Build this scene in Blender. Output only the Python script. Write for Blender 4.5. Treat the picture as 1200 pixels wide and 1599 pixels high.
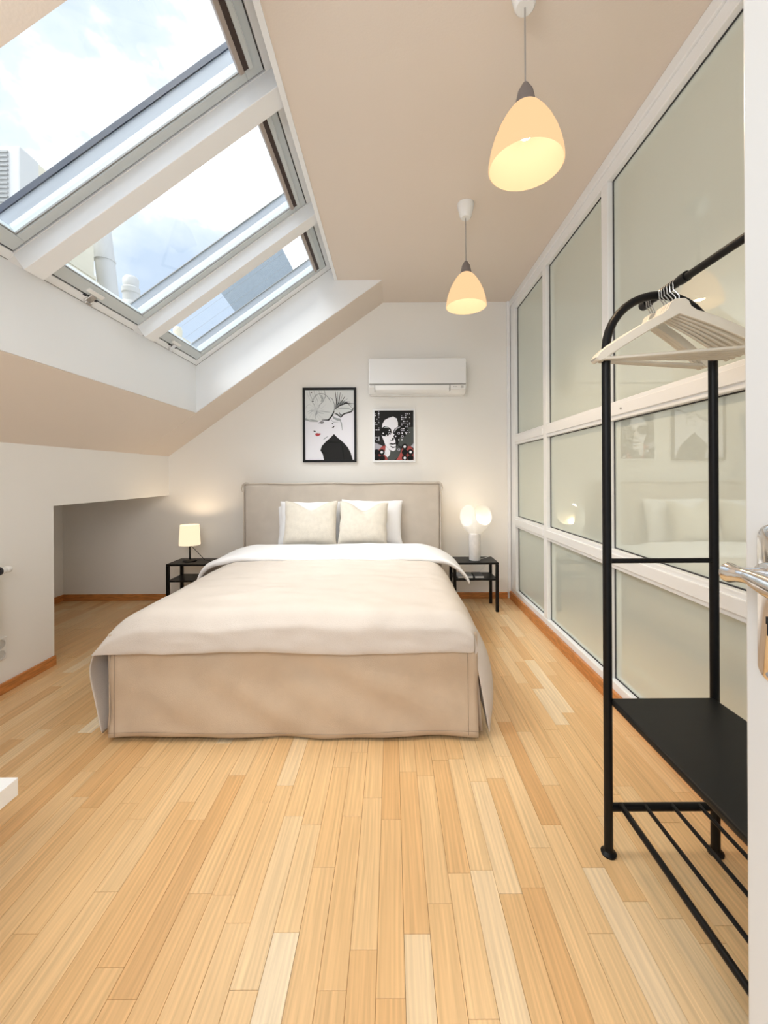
import bpy, bmesh, math, random
from mathutils import Vector, Matrix, noise
for o in list(bpy.data.objects): bpy.data.objects.remove(o)
SC = bpy.context.scene; COL = SC.collection
PI = math.pi
def link(o): COL.objects.link(o); return o
# ------------------------------------------------------------------ camera
cd = bpy.data.cameras.new('camera'); cam = link(bpy.data.objects.new('camera', cd))
cd.sensor_fit = 'HORIZONTAL'; cd.sensor_width = 36.0; cd.lens = 632/1200*36
cd.shift_x = -12/1200; cd.shift_y = -57.5/1200; cd.clip_start = 0.02
cam.location = (0, 0, 1.245); cam.rotation_euler = (PI/2, 0.0055, 0)
SC.camera = cam
# ------------------------------------------------------------------ world
W = bpy.data.worlds.new('sky'); SC.world = W; W.use_nodes = True
nt = W.node_tree; N = nt.nodes; L = nt.links; N.clear()
tc = N.new('ShaderNodeTexCoord'); mp = N.new('ShaderNodeMapping'); mp.inputs['Scale'].default_value = (1, 1, 1.6)
mp.inputs['Location'].default_value = (3.1, 1.4, 0.3)
nz = N.new('ShaderNodeTexNoise'); nz.inputs['Scale'].default_value = 2.1; nz.inputs['Detail'].default_value = 7; nz.inputs['Roughness'].default_value = .55
cr = N.new('ShaderNodeValToRGB'); cr.color_ramp.elements[0].position = .40; cr.color_ramp.elements[0].color = (.17, .205, .26, 1)
cr.color_ramp.elements[1].position = .68; cr.color_ramp.elements[1].color = (.88, .90, .94, 1); k_ = cr.color_ramp.elements.new(.50); k_.color = (.235, .26, .295, 1)
bg = N.new('ShaderNodeBackground'); bg.inputs['Strength'].default_value = 1.0
wo = N.new('ShaderNodeOutputWorld')
L.new(tc.outputs['Generated'], mp.inputs['Vector']); L.new(mp.outputs[0], nz.inputs['Vector']); L.new(nz.outputs['Fac'], cr.inputs[0])
L.new(cr.outputs[0], bg.inputs[0]); L.new(bg.outputs[0], wo.inputs[0])
SKY = bg.inputs['Strength']; SKY.default_value = 1.9
# veiled sun behind thin cloud
sd = bpy.data.lights.new('sun', 'SUN'); sd.energy = 3.3; sd.angle = math.radians(55); sd.color = (.98, .985, 1)
so = link(bpy.data.objects.new('sun', sd)); so.rotation_euler = (math.radians(12), math.radians(-24), 0)
# unseen fill light, added behind the camera to brighten the room
def area(name, loc, rot, sx, sy, e, col):
    d = bpy.data.lights.new(name, 'AREA'); d.shape = 'RECTANGLE'; d.size = sx; d.size_y = sy; d.energy = e; d.color = col
    o = link(bpy.data.objects.new(name, d)); o.location = loc; o.rotation_euler = rot; return o
area('rear_fill_light', (-.75, -.25, 1.95), (math.radians(80), 0, math.radians(-4)), 1.3, .7, 10, (.96, .98, 1))
# ------------------------------------------------------------------ exposure
vs = SC.view_settings; vs.view_transform = 'Standard'; vs.look = 'None'; vs.gamma = 1; vs.use_curve_mapping = False
vs.exposure = 1.13
PENDANT_W = 9
# ------------------------------------------------------------------ helpers
def srgb(r, g, b):
    f = lambda c: (c/255/12.92) if c/255 <= .04045 else ((c/255+.055)/1.055)**2.4
    return (f(r), f(g), f(b))
def mat(name, col, rough=.5, metal=0, bump=None, var=0, spec=.5, coat=0, emit=None, stretch=(1, 1, 1), vscale=6):
    m = bpy.data.materials.new(name); m.use_nodes = True; t = m.node_tree; n = t.nodes; b = n['Principled BSDF']
    b.inputs['Base Color'].default_value = (*col, 1); b.inputs['Roughness'].default_value = rough; b.inputs['Metallic'].default_value = metal
    b.inputs['Specular IOR Level'].default_value = spec; b.inputs['Coat Weight'].default_value = coat
    if emit: b.inputs['Emission Color'].default_value = (*emit[0], 1); b.inputs['Emission Strength'].default_value = emit[1]
    g = n.new('ShaderNodeNewGeometry'); mp = n.new('ShaderNodeMapping'); mp.inputs['Scale'].default_value = stretch
    t.links.new(g.outputs['Position'], mp.inputs['Vector'])
    if bump:
        z = n.new('ShaderNodeTexNoise'); z.inputs['Scale'].default_value = bump[0]; z.inputs['Detail'].default_value = 3
        bp = n.new('ShaderNodeBump'); bp.inputs['Strength'].default_value = bump[1]; bp.inputs['Distance'].default_value = .01
        t.links.new(mp.outputs[0], z.inputs['Vector']); t.links.new(z.outputs['Fac'], bp.inputs['Height']); t.links.new(bp.outputs[0], b.inputs['Normal'])
    if var:
        z = n.new('ShaderNodeTexNoise'); z.inputs['Scale'].default_value = vscale; z.inputs['Detail'].default_value = 4
        r = n.new('ShaderNodeValToRGB'); r.color_ramp.elements[0].position = .3; r.color_ramp.elements[1].position = .7
        r.color_ramp.elements[0].color = (*[c*(1-var) for c in col], 1); r.color_ramp.elements[1].color = (*[min(1, c*(1+var)) for c in col], 1)
        t.links.new(mp.outputs[0], z.inputs['Vector']); t.links.new(z.outputs['Fac'], r.inputs[0]); t.links.new(r.outputs[0], b.inputs['Base Color'])
    return m
class MB:
    def __init__(s): s.v = []; s.f = []; s.m = []; s.a = []
    def add(s, vs, fs, mi=0):
        k = len(s.v); s.v += [tuple(v) for v in vs]; s.f += [tuple(k+i for i in f) for f in fs]; s.m += [mi]*len(fs); return s
    def box(s, x0, x1, y0, y1, z0, z1, mi=0, M=None):
        v = [Vector(p) for p in ((x0,y0,z0),(x1,y0,z0),(x1,y1,z0),(x0,y1,z0),(x0,y0,z1),(x1,y0,z1),(x1,y1,z1),(x0,y1,z1))]
        if M: v = [M @ p for p in v]
        return s.add(v, [(0,3,2,1),(4,5,6,7),(0,1,5,4),(1,2,6,5),(2,3,7,6),(3,0,4,7)], mi)
    def prism(s, poly, y0, y1, mi=0):           # polygon in XZ, counter-clockwise seen from -Y
        n = len(poly); v = [(x, y0, z) for x, z in poly]+[(x, y1, z) for x, z in poly]
        f = [tuple(range(n)), tuple(range(2*n-1, n-1, -1))]+[(i, i+n, (i+1) % n+n, (i+1) % n) for i in range(n)]
        return s.add(v, f, mi)
    def tube(s, path, r, seg=12, caps=True, mi=0, closed=False):
        P = [Vector(p) for p in path]; n = len(P); rs = r if isinstance(r, (list, tuple)) else [r]*n
        vs = []; up = None
        for i, p in enumerate(P):
            if closed: d = (P[(i+1) % n]-P[i-1])
            else: d = (P[min(i+1, n-1)]-P[max(i-1, 0)])
            d.normalize()
            if up is None:
                up = Vector((0, 0, 1)) if abs(d.z) < .9 else Vector((1, 0, 0))
            a = d.cross(up).normalized(); b = a.cross(d).normalized(); up = b
            for k in range(seg):
                t = 2*PI*k/seg; vs.append(p+a*math.cos(t)*rs[i]+b*math.sin(t)*rs[i])
        fs = []
        for i in range(n if closed else n-1):
            for k in range(seg):
                j = (i+1) % n; fs.append((i*seg+k, i*seg+(k+1) % seg, j*seg+(k+1) % seg, j*seg+k))
        if caps and not closed: fs += [tuple(range(seg-1, -1, -1)), tuple((n-1)*seg+k for k in range(seg))]
        return s.add(vs, fs, mi)
    def lathe(s, prof, cx=0, cy=0, seg=32, mi=0, M=None, closed=False):   # prof: (r, z)
        vs = []; n = len(prof)
        for r, z in prof:
            for k in range(seg):
                t = 2*PI*k/seg; p = Vector((cx+r*math.cos(t), cy+r*math.sin(t), z)); vs.append(M @ p if M else p)
        fs = [(i*seg+k, i*seg+(k+1) % seg, ((i+1) % n)*seg+(k+1) % seg, ((i+1) % n)*seg+k) for i in range(n if closed else n-1) for k in range(seg)]
        if not closed:
            if prof[0][0] > 1e-6: fs.append(tuple(range(seg-1, -1, -1)))
            if prof[-1][0] > 1e-6: fs.append(tuple((n-1)*seg+k for k in range(seg)))
        return s.add(vs, fs, mi)
    def grid(s, rows, mi=0, skip=None):
        n = len(rows); m = len(rows[0]); vs = [p for r in rows for p in r]
        return s.add(vs, [(i*m+j, i*m+j+1, (i+1)*m+j+1, (i+1)*m+j) for i in range(n-1) for j in range(m-1) if not skip or not skip(i, j)], mi)
def off(o):
    v = Vector((0, 0, 0))
    while o: v += o.location; o = o.parent
    return v
def obj(name, mb, mats, parent=None, smooth=False, bevel=0, seg=2, solid=0, sub=0, weld=False, origin=None):
    me = bpy.data.meshes.new(name)
    vs = [Vector(v) for v in mb.v]
    if parent is not None: o0 = off(parent); loc = Vector((0, 0, 0))
    else:
        if origin: o0 = Vector(origin)
        else:
            xs = [v.x for v in vs]; ys = [v.y for v in vs]; zs = [v.z for v in vs]
            o0 = Vector(((min(xs)+max(xs))/2, (min(ys)+max(ys))/2, min(zs)))
        loc = o0
    me.from_pydata([v-o0 for v in vs], [], mb.f)
    if not isinstance(mats, (list, tuple)): mats = [mats]
    for m in mats: me.materials.append(m)
    for p, i in zip(me.polygons, mb.m): p.material_index = i
    me.update()
    bm = bmesh.new(); bm.from_mesh(me)
    if weld: bmesh.ops.remove_doubles(bm, verts=bm.verts, dist=1e-5)
    if solid == 0: bmesh.ops.recalc_face_normals(bm, faces=bm.faces)
    bm.to_mesh(me); bm.free()
    if smooth: me.shade_smooth()
    o = link(bpy.data.objects.new(name, me)); o.location = loc
    if parent is not None: o.parent = parent
    if solid: d = o.modifiers.new('s', 'SOLIDIFY'); d.thickness = solid; d.offset = 0
    if bevel: b = o.modifiers.new('b', 'BEVEL'); b.width = bevel; b.segments = seg; b.limit_method = 'ANGLE'; b.angle_limit = .6
    if sub: d = o.modifiers.new('u', 'SUBSURF'); d.levels = sub; d.render_levels = sub
    if smooth and not sub:
        try: me.set_sharp_from_angle(angle=math.radians(40))
        except Exception: pass
    return o
def thing(name, loc, label, cat, group=None):
    o = link(bpy.data.objects.new(name, None)); o.location = loc; o.empty_display_size = .05
    return tag(o, label, cat, group)
def tag(o, label=None, cat=None, group=None, kind=None):
    if label: o['label'] = label
    if cat: o['category'] = cat
    if group: o['group'] = group
    if kind: o['kind'] = kind
    return o
def box(name, b, m, parent=None, **k): return obj(name, MB().box(*b), m, parent, **k)
def dup(root):
    r = root.copy(); link(r)
    for c in root.children:
        d = c.copy(); link(d); d.parent = r
        for e in c.children: f = e.copy(); link(f); f.parent = d
    return r
def rnd(seed): return random.Random(seed)
# ------------------------------------------------------------------ materials
WALL = mat('white wall paint', (.89, .875, .84), .75, bump=(180, .04))
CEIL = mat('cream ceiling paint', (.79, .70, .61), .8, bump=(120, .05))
WHITE = mat('white gloss paint', (.90, .915, .92), .35, bump=(60, .02))
SASH = mat('grey white sash paint', (.62, .67, .68), .4)
SEAL = mat('black rubber seal', (.03, .03, .035), .6)
RIM = mat('pale blue grey aluminium', (.33, .36, .40), .5)
NAVY = mat('dark blue metal flashing', (.008, .02, .05), .4)
BROWN = mat('dark brown vent channel', (.045, .025, .02), .5)
TAUPE = mat('taupe vent bar', (.42, .36, .32), .4)
BLACK = mat('black powder coated steel', (.004, .004, .0045), .42, spec=.25, bump=(400, .03))
BLACKT = mat('matte black steel panel', (.007, .0075, .0075), .45, spec=.25, bump=(500, .03))
CHROME = mat('polished chrome', (.78, .77, .76), .12, metal=1)
STEEL = mat('hook wire', (.55, .55, .53), .25, metal=1)
SKIRTWOOD = mat('orange oak skirting', (.55, .22, .06), .35, var=.25, stretch=(1, 1, 8), vscale=12)
LINEN = mat('beige linen bedspread', (.66, .595, .53), .9, bump=(300, .25), var=.03, stretch=(1, 1, 1), vscale=5)
COTTON = mat('sand cotton bed skirt', (.60, .47, .34), .9, bump=(350, .2), var=.05, vscale=8)
HBCOTTON = mat('grey beige slipcover cotton', (.58, .52, .45), .9, bump=(350, .2), var=.05, vscale=8)
STITCH = mat('dark seam thread', (.28, .22, .17), .9)
SHEET = mat('white bed linen', (.89, .89, .90), .85, bump=(14, .10))
CUSHION = mat('cream linen cushion', (.74, .69, .60), .9, bump=(260, .3), var=.05, vscale=30)
PLASTIC = mat('white plastic', (.86, .86, .84), .25)
PLGREY = mat('grey plastic', (.3, .3, .29), .4)
DARK = mat('black void', (.01, .01, .01), .8)
MARBLE = mat('white marble', (.85, .83, .81), .3, var=.06, vscale=30)
HWOOD = mat('cream painted wood', (.74, .68, .57), .4, var=.03)
def glass_clear():
    m = bpy.data.materials.new('clear window glass'); m.use_nodes = True; t = m.node_tree; n = t.nodes; n.clear()
    o = n.new('ShaderNodeOutputMaterial'); mx = n.new('ShaderNodeMixShader'); tr = n.new('ShaderNodeBsdfTransparent'); g = n.new('ShaderNodeBsdfGlossy')
    tr.inputs[0].default_value = (.97, .985, .98, 1); g.inputs['Roughness'].default_value = .02
    lw = n.new('ShaderNodeLayerWeight'); lw.inputs[0].default_value = .5; pw = n.new('ShaderNodeMath'); pw.operation = 'POWER'; pw.inputs[1].default_value = 4
    ma = n.new('ShaderNodeMath'); ma.operation = 'MULTIPLY_ADD'; ma.inputs[1].default_value = .4; ma.inputs[2].default_value = .03
    t.links.new(lw.outputs['Facing'], pw.inputs[0]); t.links.new(pw.outputs[0], ma.inputs[0]); t.links.new(ma.outputs[0], mx.inputs[0]); t.links.new(tr.outputs[0], mx.inputs[1]); t.links.new(g.outputs[0], mx.inputs[2]); t.links.new(mx.outputs[0], o.inputs[0]); return m
GLASS = glass_clear()
def glass_milk(name, col):
    m = bpy.data.materials.new(name); m.use_nodes = True; t = m.node_tree; n = t.nodes; n.clear()
    o = n.new('ShaderNodeOutputMaterial'); mx = n.new('ShaderNodeMixShader'); d = n.new('ShaderNodeBsdfDiffuse'); g = n.new('ShaderNodeBsdfGlossy')
    d.inputs[0].default_value = (*col, 1); g.inputs['Roughness'].default_value = .015; g.inputs[0].default_value = (.96, 1, .93, 1)
    fr = n.new('ShaderNodeFresnel'); fr.inputs[0].default_value = 2.55
    t.links.new(fr.outputs[0], mx.inputs[0]); t.links.new(d.outputs[0], mx.inputs[1]); t.links.new(g.outputs[0], mx.inputs[2]); t.links.new(mx.outputs[0], o.inputs[0]); return m
MILK = glass_milk('milky green backed glass', (.63, .675, .61))
def opal(name, col, e, trans=.5, dif=(.055, .045, .033)):
    m = bpy.data.materials.new(name); m.use_nodes = True; t = m.node_tree; n = t.nodes; n.clear()
    o = n.new('ShaderNodeOutputMaterial'); d = n.new('ShaderNodeBsdfDiffuse'); tr = n.new('ShaderNodeBsdfTranslucent'); mx = n.new('ShaderNodeMixShader')
    em = n.new('ShaderNodeEmission'); ad = n.new('ShaderNodeAddShader'); d.inputs[0].default_value = (*dif, 1); tr.inputs[0].default_value = (*col, 1)
    mx.inputs[0].default_value = trans; em.inputs[0].default_value = (*col, 1); em.inputs[1].default_value = e
    t.links.new(d.outputs[0], mx.inputs[1]); t.links.new(tr.outputs[0], mx.inputs[2]); t.links.new(mx.outputs[0], ad.inputs[0]); t.links.new(em.outputs[0], ad.inputs[1]); t.links.new(ad.outputs[0], o.inputs[0]); return m
OPAL = opal('lit opal glass shade', (1, .62, .33), .50, .018, (.013, .012, .010))
SHADE = opal('lit cream fabric shade', (1, .80, .55), .50, .05)
PETAL = opal('lit white metal petal', (1, .90, .74), .13, .06, (.8, .79, .76))
BULB = mat('warm bulb', (1, .9, .7), .5, emit=((1, .75, .45), 6))
def plank_mat():
    m = bpy.data.materials.new('oak strip varnish'); m.use_nodes = True; t = m.node_tree; n = t.nodes; b = n['Principled BSDF']; l = t.links
    at = n.new('ShaderNodeAttribute'); at.attribute_name = 'tone'
    g = n.new('ShaderNodeNewGeometry')
    ad = n.new('ShaderNodeVectorMath'); ad.operation = 'MULTIPLY_ADD'; ad.inputs[1].default_value = (37, 19, 11)
    l.new(at.outputs['Color'], ad.inputs[0]); l.new(g.outputs['Position'], ad.inputs[2])
    mp = n.new('ShaderNodeMapping'); mp.inputs['Scale'].default_value = (95, 2.8, 1); l.new(ad.outputs[0], mp.inputs['Vector'])
    z = n.new('ShaderNodeTexNoise'); z.inputs['Scale'].default_value = 1; z.inputs['Detail'].default_value = 6; z.inputs['Distortion'].default_value = .8; l.new(mp.outputs[0], z.inputs['Vector'])
    mp2 = n.new('ShaderNodeMapping'); mp2.inputs['Scale'].default_value = (13, 1.6, 1); l.new(ad.outputs[0], mp2.inputs['Vector'])
    wv = n.new('ShaderNodeTexWave'); wv.inputs['Scale'].default_value = 1.6; wv.inputs['Distortion'].default_value = 9; wv.inputs['Detail'].default_value = 2; wv.inputs['Detail Scale'].default_value = .7; l.new(mp2.outputs[0], wv.inputs['Vector'])
    r = n.new('ShaderNodeValToRGB'); e = r.color_ramp.elements
    e[0].position = 0; e[0].color = (.72, .42, .18, 1); e[1].position = 1; e[1].color = (.90, .73, .50, 1)
    k = e.new(.45); k.color = (.81, .53, .26, 1); k = e.new(.75); k.color = (.85, .61, .34, 1)
    l.new(at.outputs['Fac'], r.inputs[0])
    mr = n.new('ShaderNodeMapRange'); mr.inputs['From Min'].default_value = .3; mr.inputs['From Max'].default_value = .7; mr.inputs['To Min'].default_value = .83; mr.inputs['To Max'].default_value = 1.05; l.new(z.outputs['Fac'], mr.inputs[0])
    mr2 = n.new('ShaderNodeMapRange'); mr2.inputs['To Min'].default_value = .95; mr2.inputs['To Max'].default_value = 1.03; l.new(wv.outputs['Fac'], mr2.inputs[0])
    mu = n.new('ShaderNodeMath'); mu.operation = 'MULTIPLY'; l.new(mr.outputs[0], mu.inputs[0]); l.new(mr2.outputs[0], mu.inputs[1])
    vm = n.new('ShaderNodeVectorMath'); vm.operation = 'SCALE'; l.new(r.outputs[0], vm.inputs[0]); l.new(mu.outputs[0], vm.inputs['Scale']); l.new(vm.outputs[0], b.inputs['Base Color'])
    b.inputs['Roughness'].default_value = .30; b.inputs['Specular IOR Level'].default_value = .45
    bp = n.new('ShaderNodeBump'); bp.inputs['Strength'].default_value = .05; bp.inputs['Distance'].default_value = .005; l.new(z.outputs['Fac'], bp.inputs['Height']); l.new(bp.outputs[0], b.inputs['Normal'])
    return m
PLANK = plank_mat()
# ------------------------------------------------------------------ structure
ZC = 2.985; SL = .714; XR = -.075; XL = -2.25; XB = -1.745; XU = -.475; Y0, Y1 = 1.03, 3.61; YB = 4.08; XP = 1.20; YR = -.35
zs = lambda x: 1.426+SL*(x+2.28)
zw = lambda x: 2.227+SL*(x+1.745)
# ceiling: flat strip, slope and the raised skylight bay
c = MB()
solidp = [(-2.40, zs(-2.40)), (XR, ZC), (1.40, ZC), (1.40, 3.3), (-.22, 3.3), (XU, zw(XU)), (XB, zw(XB)), (-2.40, zs(-2.40)+.25)]
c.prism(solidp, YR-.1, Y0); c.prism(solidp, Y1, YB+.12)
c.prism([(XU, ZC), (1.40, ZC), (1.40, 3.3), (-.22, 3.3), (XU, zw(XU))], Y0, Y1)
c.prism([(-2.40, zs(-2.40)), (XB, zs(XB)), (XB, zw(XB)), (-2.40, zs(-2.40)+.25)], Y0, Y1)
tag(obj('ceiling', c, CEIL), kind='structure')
# thin white liners of the bay (reveal boards), painted gloss white
t = MB()
e = .008
t.prism([(XB, zs(XB)+.002), (XR-.004, ZC-.001), (XU, ZC-.001), (XU, zw(XU)), (XB, zw(XB))], Y1-e, Y1-.0005)
t.box(XB+.0005, XB+e, Y0, Y1-e, zs(XB)+.004, zw(XB))
t.box(XU-.024, XU+.002, Y0, Y1-e, ZC-.006, zw(XU)-.02)
tag(obj('trim_1', t, WHITE), kind='structure')
# walls
c = MB(); c.prism([(-3.45, -.1), (1.40, -.1), (1.40, 3.25), (-.2, 3.25), (-3.45, 1.3)], YB, YB+.12)
tag(obj('wall_back', c, WALL), kind='structure')
c = MB(); c.box(XL-.1, XL, YR-.1, 2.69, -.1, zs(XL)); c.box(XL-.1, XL, 2.69, YB, 1.053, zs(XL))
tag(obj('wall_left', c, WALL), kind='structure')
c = MB(); c.box(-3.42, -3.32, 2.6, YB, -.1, 1.2); c.box(-3.32, XL-.1, 2.59, 2.69, -.1, 1.2); c.box(-3.32, XL-.1, 2.69, YB, 1.053, 1.15)
tag(obj('wall_niche', c, WALL), kind='structure')
c = MB(); c.box(-2.40, -.55, YR-.1, YR, -.1, 2.1); c.box(.62, 1.3, YR-.1, YR, -.1, 2.1); c.prism([(-2.40, 2.1), (1.3, 2.1), (1.3, ZC), (XR, ZC), (-1.2, zs(-1.2))], YR-.1, YR)
tag(obj('wall_front', c, WALL), kind='structure')
box('x', (0,1,0,1,0,1), WALL) and bpy.data.objects.remove(bpy.data.objects['x'])
# baseboards
for nm, b in (('baseboard_back', (-3.32, 1.16, YB-.016, YB, 0, .062)), ('baseboard_niche', (-3.325, -3.305, 2.69, YB-.016, 0, .062)),
              ('baseboard_left', (XL, XL+.016, YR, 2.69, 0, .062)), ('baseboard_right', (XP-.022, XP-.001, .1, YB-.016, 0, .078))):
    tag(box(nm, b, SKIRTWOOD, bevel=.003), kind='structure')
tag(box('trim_2', (1.165, 1.195, YB-.022, YB, .062, ZC), WHITE, bevel=.004), kind='structure')
# floor
R = rnd(5)
fl = tag(box('floor', (-3.42, 1.4, YR-.1, YB+.1, -.1, -.012), mat('dark subfloor', (.22, .11, .04), .8)), kind='structure')
PW = .0712; planks = []
x = -3.32; i = 0
while x < XP+.02:
    x1 = min(x+PW, XP+.03); y = YR-R.random()*.5
    while y < YB:
        ln = R.choice((.34, .44, .5, .5, .6, .72)); a, b = max(y, YR), min(y+ln, YB)
        if b-a > .02 and not (x1 < XL-.02 and b < 2.7):
            aa = max(a, 2.69) if x1 < XL-.02 else a
            planks.append((x, x1, aa, b, min(1, max(0, R.gauss(.5, .20)))))
        y += ln
    x += PW
def vis(p):
    cx, cy = (p[0]+p[1])/2, (p[2]+p[3])/2
    far = p[3]
    if far < .92: return False
    if not (-.99 < cx/max(far, .01) < .96 or -.99 < cx/max(cy, .3) < .96): return False
    if -1.25 < cx < .35 and cy > 2.1: return False
    if cx < XL and not (cx/far > -.9): return False
    return True
def pl(mb, p, gap=.0004, ch=.0007):
    x0, x1, y0, y1 = p[0]+gap, p[1]-gap, p[2]+gap, p[3]-gap
    k = len(mb.v)
    mb.v += [(x0,y0,-.012),(x1,y0,-.012),(x1,y1,-.012),(x0,y1,-.012),(x0,y0,-ch),(x1,y0,-ch),(x1,y1,-ch),(x0,y1,-ch),(x0+ch,y0+ch,0),(x1-ch,y0+ch,0),(x1-ch,y1-ch,0),(x0+ch,y1-ch,0)]
    f = [(0,1,5,4),(1,2,6,5),(2,3,7,6),(3,0,4,7),(4,5,9,8),(5,6,10,9),(6,7,11,10),(7,4,8,11),(8,9,10,11)]
    mb.f += [tuple(k+i for i in q) for q in f]; mb.m += [0]*9; mb.a += [p[4]]*12
def tone(o, vals):
    a = o.data.attributes.new('tone', 'FLOAT', 'POINT')
    a.data.foreach_set('value', vals)
vp = sorted([p for p in planks if vis(p)], key=lambda p: (p[2]+p[3])/2+abs(p[0])*.3)[:298]; ids = set(id(p) for p in vp)
for p in vp:
    mb = MB(); pl(mb, p); o = obj('plank', mb, PLANK, fl); tone(o, mb.a)
mb = MB()
for p in planks:
    if id(p) not in ids: pl(mb, p)
o = obj('planks', mb, PLANK, fl); tone(o, mb.a); o['kind'] = 'stuff'
# ------------------------------------------------------------------ glazed partition on the right
yp = [3.99, 3.17, 2.27, 1.27, .37]
wr = MB()
fr = MB()
X0, X1 = XP, XP+.07
f_top = MB().box(X0-.012, X1, .0, YB, 2.925, ZC); tr1 = f_top
wr = tag(obj('wall_right', f_top, WHITE, bevel=.004), kind='structure')
def rail(b, nm='rail', bv=.004): return box(nm, b, WHITE, wr, bevel=bv)
rail((X0, X1, .0, YB, 2.86, 2.925), 'top_rail'); rail((X0, X1, .0, YB, .0, .118), 'bottom_rail')
hw = .034
for k, y in enumerate(yp):
    y1 = YB if k == 0 else y+hw
    if k == 0: rail((X0, X1, 3.93, YB, .118, 2.86), 'post')
    else: rail((X0, X1, y-hw, y1, .118, 2.86), 'post')
def segs():
    for k in range(len(yp)-1):
        yield (yp[k+1]+hw, (3.93 if k == 0 else yp[k]-hw))
for a, b in segs():
    for z0, z1 in ((1.535, 1.635), (.733, .835)):
        box('rail', (X0+.001, X1, a, b, z0, z1), WHITE, wr, bevel=.004)
        r2 = MB().box(X0-.008, X0+.004, a, b, z0+.022, z1-.022); obj('rail_moulding', r2, WHITE, wr, bevel=.003)
    for z0, z1 in ((.118, .733), (.835, 1.535), (1.635, 2.86)):
        g = box('glass_pane', (X0+.034, X0+.042, a-.005, b+.005, z0-.005, z1+.005), MILK, wr)
        bd = MB(); w = .005; xa, xb = X0+.0335, X0+.029
        bd.box(xb, xa, a, a+w, z0, z1); bd.box(xb, xa, b-w, b, z0, z1); bd.box(xb, xa, a+w, b-w, z0, z0+w); bd.box(xb, xa, a+w, b-w, z1-w, z1)
        obj('glazing_seal', bd, SEAL, g)
sc = MB(); sc.lathe([(0, 0), (.006, 0), (.006, .003), (0, .004)], seg=10, M=Matrix.Translation((X0-.008, 2.10, 1.585)) @ Matrix.Rotation(-PI/2, 4, 'Y'))
obj('screw_hole', sc, PLGREY, wr)
# ------------------------------------------------------------------ roof windows
th = math.atan(SL); S = Vector((math.cos(th), 0, math.sin(th))); NN = Vector((-math.sin(th), 0, math.cos(th)))
O = Vector((XB, 0, zw(XB))); LU = (XU-XB)/math.cos(th)
WM = Matrix(((S.x, 0, NN.x, O.x), (0, 1, 0, 0), (S.z, 0, NN.z, O.z), (0, 0, 0, 1)))     # local: u, y, n
def wb(mb, u0, u1, y0, y1, n0, n1, mi=0): return mb.box(u0, u1, y0, y1, n0, n1, mi, WM)
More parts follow.
